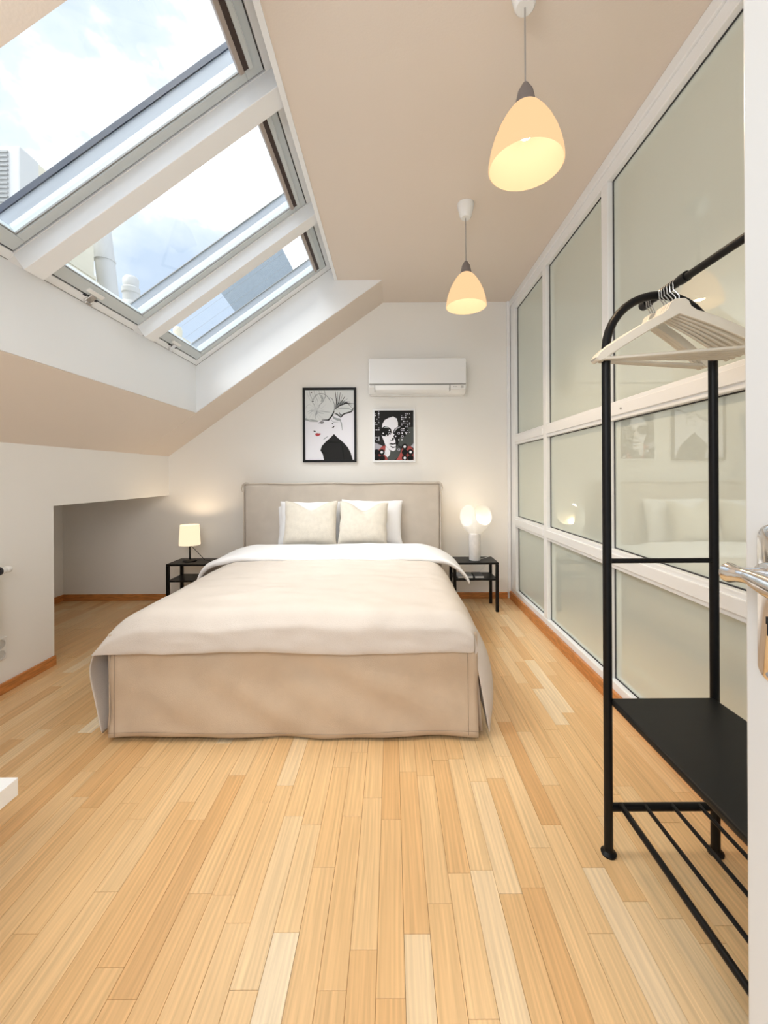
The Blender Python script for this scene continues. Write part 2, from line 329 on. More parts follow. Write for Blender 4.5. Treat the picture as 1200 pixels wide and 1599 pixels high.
# beams between windows
for a, b in ((1.83, 1.935), (2.725, 2.825)):
    mb = MB(); wb(mb, .045, LU-.03, a, b, -.085, .06); wb(mb, 0, .045, a, b, -.004, .05); wb(mb, LU-.03, LU, a, b, -.004, .05)
    tag(obj('trim_%d' % (3 if a < 2 else 4), mb, WHITE, bevel=.003), kind='structure')
cells = [(Y0, 1.83), (1.935, 2.725), (2.825, Y1-.008)]
for k, (a, b) in enumerate(cells):
    # casing flush with the reveal
    mb = MB(); cb = .055; last = .07 if k == 2 else .006; first = .06 if k == 0 else .006
    wb(mb, .0, cb, a, b, -.004, .05); wb(mb, LU-.105, LU, a, b, -.004, .05); wb(mb, cb, LU-.105, b-last, b, -.004, .05); wb(mb, cb, LU-.105, a, a+first, -.004, .05)
    w = obj('window_%d' % (k+1), mb, WHITE, bevel=.002); tag(w, kind='structure')
    mb = MB(); wb(mb, .0095, .0135, a, b, -.006, -.0035); wb(mb, LU-.068, LU-.064, a, b, -.006, -.0035)
    if k == 2: wb(mb, .0135, LU-.068, b-.0035, b, -.006, -.0035)
    obj('joint_line', mb, PLGREY, w)
    # dark gap
    u0, u1, y0, y1 = cb, LU-.105, a+first, b-last; g = .007; mb = MB()
    wb(mb, u0, u1, y0, y1, .045, .05)
    mb2 = MB()
    for q in ((u0, u0+g, y0, y1), (u1-g, u1, y0, y1), (u0+g, u1-g, y0, y0+g), (u0+g, u1-g, y1-g, y1)): wb(mb2, q[0], q[1], q[2], q[3], .006, .045)
    obj('seal', mb2, SEAL, w)
    u0 += g; u1 -= g; y0 += g; y1 -= g; sw = .068
    gu0, gu1, gy0, gy1 = u0+sw, u1-.085, y0+.042, y1-.044
    mb = MB(); wb(mb, u0, gu0, y0, y1, -.002, .06); wb(mb, gu1, u1, y0, y1, -.002, .06); wb(mb, gu0, gu1, y0, gy0, -.002, .06); wb(mb, gu0, gu1, gy1, y1, -.002, .06)
    sa = obj('sash', mb, SASH, w, bevel=.003)
    mb = MB(); q = .006
    for s_ in ((gu0, gu0+q, gy0, gy1), (gu1-q, gu1, gy0, gy1), (gu0+q, gu1-q, gy0, gy0+q), (gu0+q, gu1-q, gy1-q, gy1)): wb(mb, *s_, .004, .012)
    obj('glazing_bead', mb, PLGREY, sa)
    mb = MB(); wb(mb, gu0, gu1, gy0, gy1, .03, .036); obj('glass_pane', mb, GLASS, w)
    # outside rim seen through the pane
    mb = MB(); hgt = .068 if k == 0 else .055
    wb(mb, gu0-.02, gu1+.02, gy1+.004, gy1+.05, .055, .055+hgt); wb(mb, gu0-.02, gu1+.02, gy0-.05, gy0-.004, .055, .09); wb(mb, gu0-.06, gu0-.004, gy0-.05, gy1+.05, .055, .062)
    obj('outer_rim', mb, RIM, w)
    mb = MB(); hh = .028 if k == 0 else .005
    wb(mb, gu0-.02, gu1+.02, gy1-.002, gy1+.05, .055+hgt, .055+hgt+hh); obj('flashing', mb, NAVY if k == 0 else PLGREY, w)
    # ventilation flap along the top of the sash
    fy0, fy1 = gy0, gy1-.012
    mb = MB(); wb(mb, gu1-.030, gu1-.008, fy0, fy1, -.022, .01); fp = obj('vent_flap', mb, TAUPE, w, bevel=.003)
    mb = MB(); wb(mb, gu1-.008, gu1+.018, fy0, fy1, -.014, .0); obj('vent_channel', mb, BROWN, w)
    mb = MB(); wb(mb, gu1+.018, gu1+.040, fy0, fy1+.004, -.020, .0); obj('vent_bar', mb, SASH, w, bevel=.003)
    mb = MB(); wb(mb, gu1+.0405, gu1+.044, fy0, fy1-.06, -.012, .0); obj('vent_cord', mb, WHITE, w)
    # latch at the bottom
    ym = y0+(y1-y0)*.44 if k else y0+(y1-y0)*.5
    mb = MB(); wb(mb, u0+.018, u0+.044, ym-.06, ym+.06, -.012, -.001); lt = obj('latch', mb, PLASTIC, w, bevel=.004)
    mb = MB(); wb(mb, u0-.035, u0+.018, ym-.022, ym+.022, -.016, -.001); wb(mb, u0-.045, u0-.03, ym-.012, ym+.03, -.022, -.004); obj('latch_tongue', mb, CHROME, lt, bevel=.002)
    mb = MB(); wb(mb, u0-.012, u0+.002, ym-.05, ym-.03, -.008, -.001); wb(mb, u0-.012, u0+.002, ym+.035, ym+.05, -.008, -.001); obj('latch_slot', mb, SEAL, lt)
    if k == 2:
        mb = MB()
        for yy in (.30, .55, .78): y_ = gy0+(gy1-gy0)*yy; wb(mb, gu0, gu1, y_, y_+.0016, .0295, .0299)
        obj('glass_wire', mb, mat('pale wire', (.5, .53, .55), .5), w)
# ------------------------------------------------------------------ neighbouring roofs
CREAM = mat('cream render', (.60, .56, .45), .8, bump=(10, .3), var=.05, vscale=2)
PALE = mat('pale painted metal', (.50, .50, .49), .5)
ZINC = mat('blue grey zinc sheet', (.17, .21, .25), .5, var=.06)
bl = thing('neighbour_building', (-6.5, 9, 0), 'cream rendered house with moulded cornice seen through the skylights', 'building')
box('wall', (-9.5, -4.3, 6.4, 15, 0, 3.1), CREAM, bl)
box('penthouse_wall', (-9.5, -5.50, 6.3, 7.5, 3.1, 6.14), CREAM, bl)
mb = MB()
for j, (dz, o_) in enumerate(((4.72, .03), (4.80, .07), (4.90, .04))): mb.box(-9.5, -5.52+o_, 6.3-o_, 7.5+o_, dz, dz+.07)
obj('cornice', mb, CREAM, bl, bevel=.01)
ou = thing('outdoor_unit', (-5.95, 6.0, 4.4), 'white louvred outdoor cooling unit at the left edge of the nearest skylight', 'cooling unit')
box('casing', (-6.5, -5.445, 5.95, 6.28, 4.3, 6.12), PALE, ou, bevel=.02)
mb = MB()
for j in range(26): mb.box(-6.45, -5.61, 5.925, 5.95, 4.36+j*.066, 4.385+j*.066)
obj('louvre', mb, PLGREY, ou)['kind'] = 'stuff'
fp = MB().tube([(-5.52, 8, 3.1), (-5.56, 8, 4.7), (-5.74, 8, 6.35), (-5.76, 8, 6.5)], .17, 20)
fl1 = thing('flue_pipe', (-5.52, 8, 3.1), 'tall white flue pipe rising beside the cream house wall', 'pipe')
obj('pipe', fp, PALE, fl1, smooth=True)
mb = MB(); mb.tube([(-5.78, 7.85, 3.1), (-5.8, 7.85, 4.7), (-5.92, 7.9, 6.1)], .06, 12); obj('side_pipe', mb, CREAM, fl1, smooth=True)
for z in (4.75, 5.5): mb = MB().lathe([(.175, 0), (.19, 0), (.19, .04), (.175, .04)], M=Matrix.Translation((-5.52-(z-4.0)*.09, 8, z))); obj('pipe_collar', mb, PALE, fl1)
ch = thing('chimney_cowl', (-5.78, 9, 3.1), 'short ribbed white chimney with narrow cap beside the flue pipe', 'chimney')
obj('shaft', MB().lathe([(.27, 3.1), (.27, 4.95), (.22, 5.1)], -5.78, 9, 24), PALE, ch, smooth=True)
obj('cap', MB().lathe([(.16, 5.1), (.16, 5.3), (.18, 5.32), (.18, 5.42), (.15, 5.45), (.16, 5.62), (.12, 5.68)], -5.78, 9, 24), PALE, ch, smooth=True)
ch = thing('chimney_pot', (-5.9, 11, 3.1), 'pale chimney stack with pots at bottom of the farthest skylight', 'chimney')
box('stack', (-6.35, -5.55, 10.8, 11.2, 3.1, 4.95), CREAM, ch)
for xx in (-6.15, -5.8): obj('pot', MB().lathe([(.1, 4.95), (.12, 5.2), (.09, 5.3)], xx, 11, 16), CREAM, ch, smooth=True)
hr = thing('zinc_roof', (-5, 16, 0), 'blue grey zinc mansard roof seen through the farthest skylight', 'roof')
pts = [(-6.5, 6.9), (-5.7, 8.9), (-4.75, 9.95), (-4.1, 9.9), (-2.6, 7.0), (-5.7, 6.9)]
mb = MB(); mb.prism([(-6.1, 0), (-3.0, 0), (-3.0, 7.1), (-5.75, 7.1)][::1], 15.2, 19); obj('wall', mb, CREAM, hr)
mb = MB(); mb.prism([(-5.6, 7.1), (-2.7, 7.1), (-4.05, 9.75), (-4.75, 9.8), (-5.9, 9.0), (-6.3, 8.05)], 15, 19); obj('roof', mb, ZINC, hr)
box('gutter', (-5.75, -2.6, 14.85, 15.0, 7.02, 7.16), PALE, hr)
# ------------------------------------------------------------------ bed
bx0, bx1 = -1.335, .40; yf = 1.905
bed = thing('bed', ((bx0+bx1)/2, 2.9, 0), 'double bed with sand cotton skirt and tall grey beige headboard', 'bed')
box('mattress', (-1.27, .33, 1.96, 3.85, .28, .575), SHEET, bed, bevel=.05, seg=4)
box('bed_base', (-1.29, .35, 1.95, 3.86, .06, .28), COTTON, bed, bevel=.01)
mb = MB()
for xx in (-1.2, .26):
    for yy in (2.05, 3.75): mb.box(xx-.03, xx+.03, yy-.03, yy+.03, 0, .07)
for i in range(4): s_ = MB(); s_.v = mb.v[i*8:i*8+8]; s_.f = [tuple(j for j in f) for f in mb.f[:6]]; s_.m = [0]*6; obj('leg', s_, BLACK, bed)
def nv(x, y, z, s): return noise.noise(Vector((x*s, y*s, z*s)))
# skirt front
rows = []; nx = 70; nz_ = 22
for j in range(nz_+1):
    z = .018+(.50-.018)*j/nz_; r = []
    for i in range(nx+1):
        u = i/nx; x = bx0+(bx1-bx0)*u
        k = 1-j/nz_
        y = yf+.006*math.sin(x*9+z*3)*k-.018*nv(x*1.2+z*1.5, 1.3, z, 4.2)-.020*nv(x-z*1.3, 7, z*.6, 2.4)-.008*k
        zz = z+(.006*math.sin(x*5+.6)-.008*(u-.5))*k
        r.append((x, y, zz))
    rows.append(r)
sk = obj('skirt_front', MB().grid(rows), COTTON, bed, smooth=True, solid=.004)
for xx in (-1.302, .352):
    obj('seam', MB().tube([(xx, yf-.012-.008*(1-t/14)+.002, .03+t*.032) for t in range(15)], .0014, 5), STITCH, sk)
mb = MB(); mb.tube([(bx0+(bx1-bx0)*t/60, yf-.019+.006*math.sin((bx0+(bx1-bx0)*t/60)*9+.1), .045+.006*math.sin((bx0+(bx1-bx0)*t/60)*5+.6)) for t in range(61)], .0009, 4)
obj('hem_stitch', mb, STITCH, sk)
for s_, nm in ((-1, 'l'), (1, 'r')):
    rows = []; xb = bx0-.005 if s_ < 0 else bx1-.015
    for j in range(10):
        z = .02+.48*j/9; r = []
        for i in range(50):
            y = yf+.012+(3.84-yf)*i/49; k = 1-j/9
            r.append((xb+s_*(.012*math.sin(y*13)*k+.006), y, z))
        rows.append(r)
    obj('skirt_side', MB().grid(rows), COTTON, bed, smooth=True, solid=.004)
    # inverted pleat piece at the corner
    xq = bx0+.012 if s_ < 0 else bx1-.012
    rows = [[(xq+s_*(.0+.035*(1-j/9))*i/3+s_*.003, yf+.03+.012*math.sin(i*1.3), .022+.45*j/9) for i in range(4)] for j in range(10)]
    obj('pleat', MB().grid(rows), COTTON, bed, smooth=True, solid=.003)
# headboard
hx0, hx1, hy0, hy1, hz = -1.425, .478, 3.865, 3.975, 1.175
hb = MB(); nx = 60; nzz = 30; rows = []
for j in range(nzz+1):
    z = .04+(hz-.04)*j/nzz
    rows.append([(hx0+.012+(hx1-hx0-.024)*i/nx, hy0-.006*nv(i/nx*3, 2, z*1.5, 2.2)-.010*(1-abs(2*i/nx-1)**6)*(1-max(0, j/nzz*2-1)**6), z-(.006*math.sin(i*.2) if j == nzz else 0)) for i in range(nx+1)])
h = obj('headboard', MB().box(hx0+.004, hx1-.004, hy0+.004, hy1, .02, hz), HBCOTTON, bed, bevel=.015, seg=3)
obj('cover_front', MB().grid(rows), HBCOTTON, h, smooth=True, solid=.006)
mb = MB(); pts = [(hx0+.012, hy0-.008, .05+.1*t) for t in range(11)]+[(hx0+.014, hy0-.008, hz-.02), (hx0+.03, hy0-.008, hz-.006)]
pts += [(hx0+.05+(hx1-hx0-.1)*t/20, hy0-.006, hz-.006+.003*math.sin(t*.9)) for t in range(21)]+[(hx1-.03, hy0-.008, hz-.006), (hx1-.014, hy0-.008, hz-.02)]+[(hx1-.012, hy0-.008, 1.05-.1*t) for t in range(11)]
mb.tube(pts, .0065, 8); obj('piping', mb, HBCOTTON, h, smooth=True)
mb = MB(); mb.tube([(p[0]+(.011 if p[0] < -.5 else -.011) if p[2] < 1.15 else p[0], p[1]+.003, p[2]-.009) for p in pts], .0018, 5); obj('seam', mb, STITCH, h)
for xx, s_ in ((hx0, 1), (hx1, -1)):
    mb = MB(); mb.tube([(xx+s_*.0, hy0-.01, hz-.085), (xx-s_*.004, hy0-.014, hz-.05), (xx+s_*.006, hy0-.016, hz-.015), (xx+s_*.03, hy0-.012, hz+.004), (xx+s_*.06, hy0-.004, hz+.003)], [.003, .006, .008, .006, .003], 8); obj('corner_fold', mb, HBCOTTON, h, smooth=True)
# bedspread
PL = [(-1.375, .03), (-1.39, .12), (-1.412, .22), (-1.43, .30), (-1.432, .355), (-1.408, .42), (-1.372, .48), (-1.33, .53), (-1.27, .572), (-1.20, .592)]
PR = [(.30, .594), (.345, .575), (.385, .535), (.42, .47), (.45, .38), (.468, .28), (.478, .18), (.472, .09), (.458, .02)]
ntop = 40
prof = PL+[(-1.20+(1.50)*i/ntop, .600+.012*math.sin(PI*i/ntop)) for i in range(1, ntop)]+PR
nP = len(prof); jl = 5; jr = nP-1-6
ys = [3.14-.03*i for i in range(40)]; ys = [y for y in ys if y > 1.99]+[1.975, 1.955, 1.935, 1.915, 1.897]
def bulge(x, y, z, side):
    k = max(0, (.55-z)/.55)
    return side*(.030 if side > 0 else .018)*k*math.sin(y*11+1.0)*min(1, (y-1.88)*4)
rows = []
for i, y in enumerate(ys):
    r = []
    for j, (x, z) in enumerate(prof):
        side = -1 if j < 10 else (1 if j > nP-10 else 0)
        topw = min(1, max(0, (z-.40)/.17))
        dz = {1.955: .003, 1.935: .010, 1.915: .026, 1.897: .052}.get(y, 0)*topw
        wr_ = .014*nv(x, y, 0, 3.1)+.010*nv(x+5, y*1.7, 3, 7)+.006*nv(x*1.4, y, 9, 17)
        wr_ *= (1 if side == 0 else .5)
        yy = y if y > 1.9 else y+(.010*(1-topw))
        hz_ = 0
        if side == 1 and z < .3 and y > 2.0: hz_ = min(.16, (y-2.0)*1.3)*(1-z/.3)
        xx = x+bulge(x, y, z, side)
        if side == 1 and z < .5:
            w_ = math.exp(-max(0, y-1.9)/.032); xx = (xx+.034*math.sin(PI*min(1, z/.5))**.7*math.exp(-max(0, y-1.9)/.5))*(1-w_)+(.458-.080*min(1, z/.44))*w_+.010*math.sin(y*38)*min(1, (y-1.9)*8)*(1-z/.5)
        r.append((xx, yy, z-dz+wr_+hz_))
    rows.append(r)
last = rows[-1]; nfl = 7
hem = lambda x: .418-.02*max(0, -(x+1.15))*3+.006*math.sin(x*7)-.008*(x+.46)-.012*max(0, x-.2)
for k in range(1, nfl+1):
    r = []
    for j in range(nP):
        x, y, z = last[j]
        if j < jl or j > jr: r.append((x, y, z)); continue
        t = k/nfl; zh = min(hem(x), z-.001)
        edge = (j-jl)/6 if j-jl < 6 else ((jr-j)/5 if jr-j < 5 else 1)
        r.append((x, yf-.022-.006*t+.004*nv(x*2, 1, z-t*.3, 4)+.006*nv(x, 4, t*.4, 11)-(.004 if t < 1 else 0)+(1-min(1, edge))*.012, z+(zh-z)*t))
    rows.append(r)
nr = len(ys)
mb = MB().grid(rows, skip=lambda i, j: i >= nr-1 and (j < jl or j >= jr))
# drop loose points
used = sorted({i for f in mb.f for i in f}); mpv = {o_: n_ for n_, o_ in enumerate(used)}
mb.v = [mb.v[i] for i in used]; mb.f = [tuple(mpv[i] for i in f) for f in mb.f]
tag(obj('bedspread', mb, LINEN, smooth=True, solid=.006, sub=1), 'beige linen bedspread draped over the bed and its front corners', 'bedspread')
# white duvet fold + sheet
PLd = [(-1.485, .40), (-1.48, .46), (-1.455, .52), (-1.41, .57), (-1.34, .605), (-1.25, .628)]
PRd = [(.30, .632), (.38, .615), (.45, .58), (.51, .535), (.555, .485), (.575, .44)]
prf = PLd+[(-1.25+1.55*i/30, .640+.006*math.sin(PI*i/30)) for i in range(1, 30)]+PRd
rows = []
yl = [3.02, 3.025, 3.05, 3.10, 3.16, 3.22, 3.28, 3.34, 3.40, 3.46, 3.52]
for i, y in enumerate(yl):
    d = {0: -.030, 1: -.012, 2: -.002}.get(i, 0)
    rows.append([(x+(.012*math.sin(y*40)*(abs(x+.5) > .85)), y+.020*nv(x, 0, 2, 2.5)+.10*max(0, abs(x+.46)-.8), z+d*(1 if abs(x+.46) < .8 else .5)+.010*nv(x, y, 5, 5)+.004*nv(x, y, 2, 15)) for x, z in prf])
rows.insert(0, [(x, y+.03, z-.018) for x, y, z in rows[0]])
tag(obj('duvet', MB().grid(rows), SHEET, smooth=True, solid=.016, sub=1), 'white duvet folded back across the bed below the pillows', 'duvet')
# pillows
def pillow(name, w, h, t, loc, tilt, yaw, roll, m, label, cat, group, chop=0, seed=0):
    n = 22; F = []; 
    for side in (1, -1):
        rows = []
        for j in range(n+1):
            v = -1+2*j/n; r = []
            for i in range(n+1):
                u = -1+2*i/n
                prof_ = max(0, (1-abs(u)**2.6)*(1-abs(v)**2.6))**.5
                x = w/2*u*(1-.055*(1-v*v)); z = h/2*v*(1-.06*(1-u*u))
                c_ = chop*math.exp(-(u/.42)**2)*max(0, (v+.1)/1.1)**2
                z -= c_*h*.20; th_ = t/2*prof_*(1-.45*c_)
                y = -side*th_+.006*nv(u*2+seed, v*2, side, 1.6)*prof_
                x += .006*nv(v*3, seed, 0, 1.2); z += .006*nv(u*3, seed+3, 0, 1.2)
                r.append((x, y, z+h/2))
            rows.append(r)
        F.append(rows)
    mb = MB(); mb.grid(F[0]); mb.grid(F[1])
    o = obj(name, mb, m, smooth=True, weld=True, sub=1, origin=(0, 0, 0))
    o.location = loc; o.rotation_euler = (-math.radians(tilt), math.radians(roll), math.radians(yaw))
    return tag(o, label, cat, group)
G1 = 'white pillows against the headboard'; G2 = 'cream cushions on the bed'
pillow('pillow', .60, .42, .15, (-.765, 3.745, .60), 12, 0, 0, SHEET, 'white pillow behind the left cream cushion', 'pillow', G1, seed=1)
pillow('pillow', .60, .40, .09, (-.785, 3.80, .585), 9, 0, -2, SHEET, 'rearmost white pillow, its edge peeping out at far left of the pile', 'pillow', G1, seed=5)
pillow('pillow', .60, .43, .15, (-.195, 3.745, .60), 12, 0, 1, SHEET, 'white pillow behind the right cream cushion, its right end showing', 'pillow', G1, seed=2)
pillow('cushion', .50, .42, .15, (-.735, 3.60, .615), 14, 0, 0, CUSHION, 'left cream linen cushion with dented top edge', 'cushion', G2, chop=1, seed=3)
pillow('cushion', .46, .41, .15, (-.265, 3.60, .615), 14, 0, 2, CUSHION, 'right cream linen cushion with dented top edge', 'cushion', G2, chop=1, seed=4)
# ------------------------------------------------------------------ nightstands
def nightstand(cx, label):
    t = thing('nightstand', (cx, 3.79, 0), label, 'nightstand', 'black metal nightstands beside the bed')
    hw_, y0, y1, z = .205, 3.66, 3.93, .45
    box('tabletop', (cx-hw_, cx+hw_, y0, y1, z-.018, z), BLACK, t, bevel=.003)
    box('shelf', (cx-hw_+.01, cx+hw_-.01, y0+.005, y1-.005, .285, .30), BLACK, t, bevel=.002)
    for xx in (cx-hw_, cx+hw_-.026):
        for yy in (y0, y1-.026): box('leg', (xx, xx+.026, yy, yy+.026, 0, z-.018), BLACK, t, bevel=.002)
    return t
nightstand(.76, 'black metal nightstand right of the bed, books on its shelf'); nightstand(-1.845, 'black metal nightstand left of the bed by the niche')
PAPER = mat('book pages', (.75, .74, .70), .8); COVER = mat('dark grey book cover', (.10, .10, .11), .5); COVER2 = mat('mid grey book cover', (.22, .23, .24), .4)
for k, (x0, x1, zz, mm, lab) in enumerate(((.60, .74, .30, COVER2, 'grey paperback on the nightstand shelf nearest the bed'), (.755, .84, .30, COVER, 'dark slim book right of the grey paperback on the shelf'))):
    t = thing('book', ((x0+x1)/2, 3.76, zz), lab, 'book', 'books on the nightstand shelf')
    box('cover', (x0, x1, 3.70, 3.86, zz, zz+.018), mm, t, bevel=.001); box('pages', (x0+.003, x1-.003, 3.698, 3.702, zz+.003, zz+.015), PAPER, t)
# left lamp
lx, ly = -1.90, 3.80
t = thing('table_lamp', (lx, ly, .45), 'small table lamp with cream fabric shade and black stem on left nightstand', 'lamp')
obj('base', MB().lathe([(0, .45), (.062, .45), (.062, .458), (.05, .464), (.012, .468), (0, .468)], lx, ly), BLACK, t, smooth=True)
obj('stem', MB().lathe([(.0075, .46), (.0075, .66)], lx, ly, 12), BLACK, t)
obj('shade', MB().lathe([(.093, .602), (.083, .790), (.081, .790), (.091, .602)], lx, ly, 40, closed=True), SHADE, t, smooth=True)
obj('bulb', MB().lathe([(0, .655), (.012, .655), (.022, .69), (.026, .71), (.018, .73), (0, .735)], lx, ly, 16), BULB, t, smooth=True)
obj('cord', MB().tube([(lx+.006, ly, .595), (lx+.03, ly, .575), (lx+.08, ly-.01, .53), (lx+.125, ly-.02, .49), (lx+.15, ly-.02, .462), (lx+.19, ly, .453)], .0028, 8), BLACK, t, smooth=True)
def plight(name, loc, e, col, r=.03):
    d = bpy.data.lights.new(name, 'POINT'); d.energy = e; d.color = col; d.shadow_soft_size = r
    o = link(bpy.data.objects.new(name, d)); o.location = loc; return o
WARM = (1, .75, .49)
plight('table_lamp_light', (lx, ly, .755), 1.5, WARM, .02)
# right lamp
lx, ly = .772, 3.78
t = thing('petal_lamp', (lx, ly, .45), 'white sculptural table lamp with two curled petal shades on right nightstand', 'lamp')
obj('base', MB().lathe([(0, .45), (.05, .45), (.053, .455), (.053, .695), (.048, .70), (0, .70)], lx, ly, 32), MARBLE, t, smooth=True)
def petal(c, nrm, rx, ry, c0, r0, n=12, seg=36):
    nrm = Vector(nrm).normalized(); c = Vector(c); c0 = Vector(c0)
    a = Vector((0, 0, 1)).cross(nrm).normalized(); b = nrm.cross(a)
    rows = []
    for i in range(n+1):
        s_ = i/n; e_ = s_**1.0; r = []
        for k in range(seg+1):
            tt = 2*PI*k/seg
            p0 = c0+Vector((math.cos(tt)*r0, math.sin(tt)*r0, 0)) if False else c0+(a*math.cos(tt)+b*math.sin(tt))*r0
            p1 = c+(a*math.cos(tt)*rx+b*math.sin(tt)*ry)
            sw = math.sin(PI*s_)*.10
            q = p0.lerp(p1, e_); ctr = c0.lerp(c, e_); q = ctr+(q-ctr)*(1+sw*1.3)
            r.append(q)
        rows.append(r)
    return MB().grid(rows)
obj('petal', petal((lx+.070, ly-.045, .878), (.42, -.84, .34), .100, .100, (lx+.006, ly, .70), .042), PETAL, t, smooth=True, solid=.003, weld=True)
obj('petal', petal((lx-.070, ly-.015, .868), (-.72, -.66, .22), .085, .098, (lx-.006, ly, .70), .042), PETAL, t, smooth=True, solid=.003, weld=True)
obj('collar', MB().lathe([(.034, .70), (.034, .712), (.04, .715)], lx, ly, 24), WHITE, t, smooth=True)
obj('bulb', MB().lathe([(0, .78), (.02, .785), (.028, .805), (.02, .825), (0, .83)], lx+.02, ly-.01, 16), BULB, t, smooth=True)
obj('cord', MB().tube([(lx+.05, ly+.02, .455), (lx+.10, ly+.06, .4535), (lx+.16, ly+.13, .4535), (lx+.185, ly+.17, .44), (lx+.12, ly+.185, .33), (lx, ly+.19, .24), (lx-.05, ly+.19, .2)], .0022, 8), PLASTIC, t, smooth=True)
plight('petal_lamp_light', (lx+.005, ly-.02, .95), .45, WARM, .02)
# ------------------------------------------------------------------ pendants
def pendant(x, y, z, label):
    t = thing('pendant_lamp', (x, y, z), label, 'lamp', 'bell pendant lamps hanging from the ceiling')
    obj('canopy', MB().lathe([(0, ZC), (.052, ZC), (.054, ZC-.012), (.036, ZC-.085), (.030, ZC-.092), (0, ZC-.092)], x, y), PLASTIC, t, smooth=True)
    obj('cord', MB().lathe([(.0028, z+.28), (.0028, ZC-.09)], x, y, 8), mat('grey cable', (.35, .32, .30), .5), t)
    obj('cap', MB().lathe([(0, z+.292), (.010, z+.290), (.026, z+.262), (.034, z+.225), (.036, z+.205), (0, z+.205)], x, y), mat('grey plastic cap', (.20, .17, .16), .5), t, smooth=True)
    pr = [(.034, .212), (.052, .197), (.072, .170), (.092, .135), (.109, .095), (.121, .055), (.128, .015), (.129, 0), (.126, 0)]
    pr2 = [(r-.004, h-.002) for r, h in pr[:-1]][::-1]
    obj('lamp_shade', MB().lathe([(r, z+h) for r, h in pr+pr2], x, y, 48, closed=True), OPAL, t, smooth=True)
    obj('bulb', MB().lathe([(0, z+.10), (.02, z+.105), (.030, z+.13), (.026, z+.155), (.014, z+.20), (0, z+.20)], x, y, 20), BULB, t, smooth=True)
    plight('pendant_light', (x, y, z+.075), PENDANT_W, WARM, .045)
pendant(.480, 1.43, 2.335, 'bell pendant lamp nearest the viewer, near the top edge'); pendant(.485, 2.60, 2.325, 'bell pendant lamp farther away, in front of the back wall')
# ------------------------------------------------------------------ air conditioner
ax0, ax1, ay, az0, az1 = -.215, .722, 3.865, 2.03, 2.372
t = thing('air_conditioner', ((ax0+ax1)/2, YB, az0), 'white wall mounted air conditioner above the small framed print', 'air conditioner')
mb = MB(); n = 0
pf = [(YB-.001, az0+.01), (YB-.06, az0), (ay+.07, az0+.004), (ay+.012, az0+.055), (ay+.008, az1-.02), (ay+.03, az1), (YB-.001, az1)]
vsx = [(ax0, y, z) for y, z in pf]+[(ax1, y, z) for y, z in pf]; m_ = len(pf)
mb.add(vsx, [tuple(range(m_)), tuple(range(2*m_-1, m_-1, -1))]+[(i, (i+1) % m_, (i+1) % m_+m_, i+m_) for i in range(m_)])
obj('casing', mb, PLASTIC, t, bevel=.008, seg=3)
box('front_panel', (ax0+.003, ax1-.006, ay-.006, ay+.010, az0+.088, az1-.012), mat('glossy white plastic', (.86, .87, .87), .07), t, bevel=.006, seg=3)
mb = MB(); a_ = [(ay+.004, az0+.078), (ay-.004, az0+.074), (ay+.006, az0+.03), (ay+.045, az0+.006), (ay+.052, az0+.012), (ay+.016, az0+.036)]
mb.add([(ax0+.062, y, z) for y, z in a_]+[(ax1-.165, y, z) for y, z in a_], [tuple(range(6)), tuple(range(11, 5, -1))]+[(i, (i+1) % 6, (i+1) % 6+6, i+6) for i in range(6)])
obj('air_flap', mb, PLASTIC, t, bevel=.002)
box('panel_gap', (ax0+.004, ax1-.008, ay+.002, ay+.012, az0+.080, az0+.087), PLGREY, t)
for g0, g1, g2 in ((ax0+.056, ax0+.0605, .01), (ax1-.163, ax1-.159, .02)): box('flap_gap', (g0, g1, ay+.002, ay+.014, az0+g2, az0+.078), PLGREY, t)
dp = box('control_panel', (ax1-.155, ax1-.012, ay+.000, ay+.014, az0+.032, az0+.078), PLASTIC, t, bevel=.002)
obj('indicator', MB().box(ax1-.125, ax1-.118, ay-.0015, ay+.001, az0+.055, az0+.062).box(ax1-.105, ax1-.098, ay-.0015, ay+.001, az0+.055, az0+.062), PLGREY, dp)
obj('sensor', MB().box(ax1-.055, ax1-.030, ay-.0015, ay+.001, az0+.045, az0+.068), mat('light grey sensor', (.55, .55, .53), .3), dp)
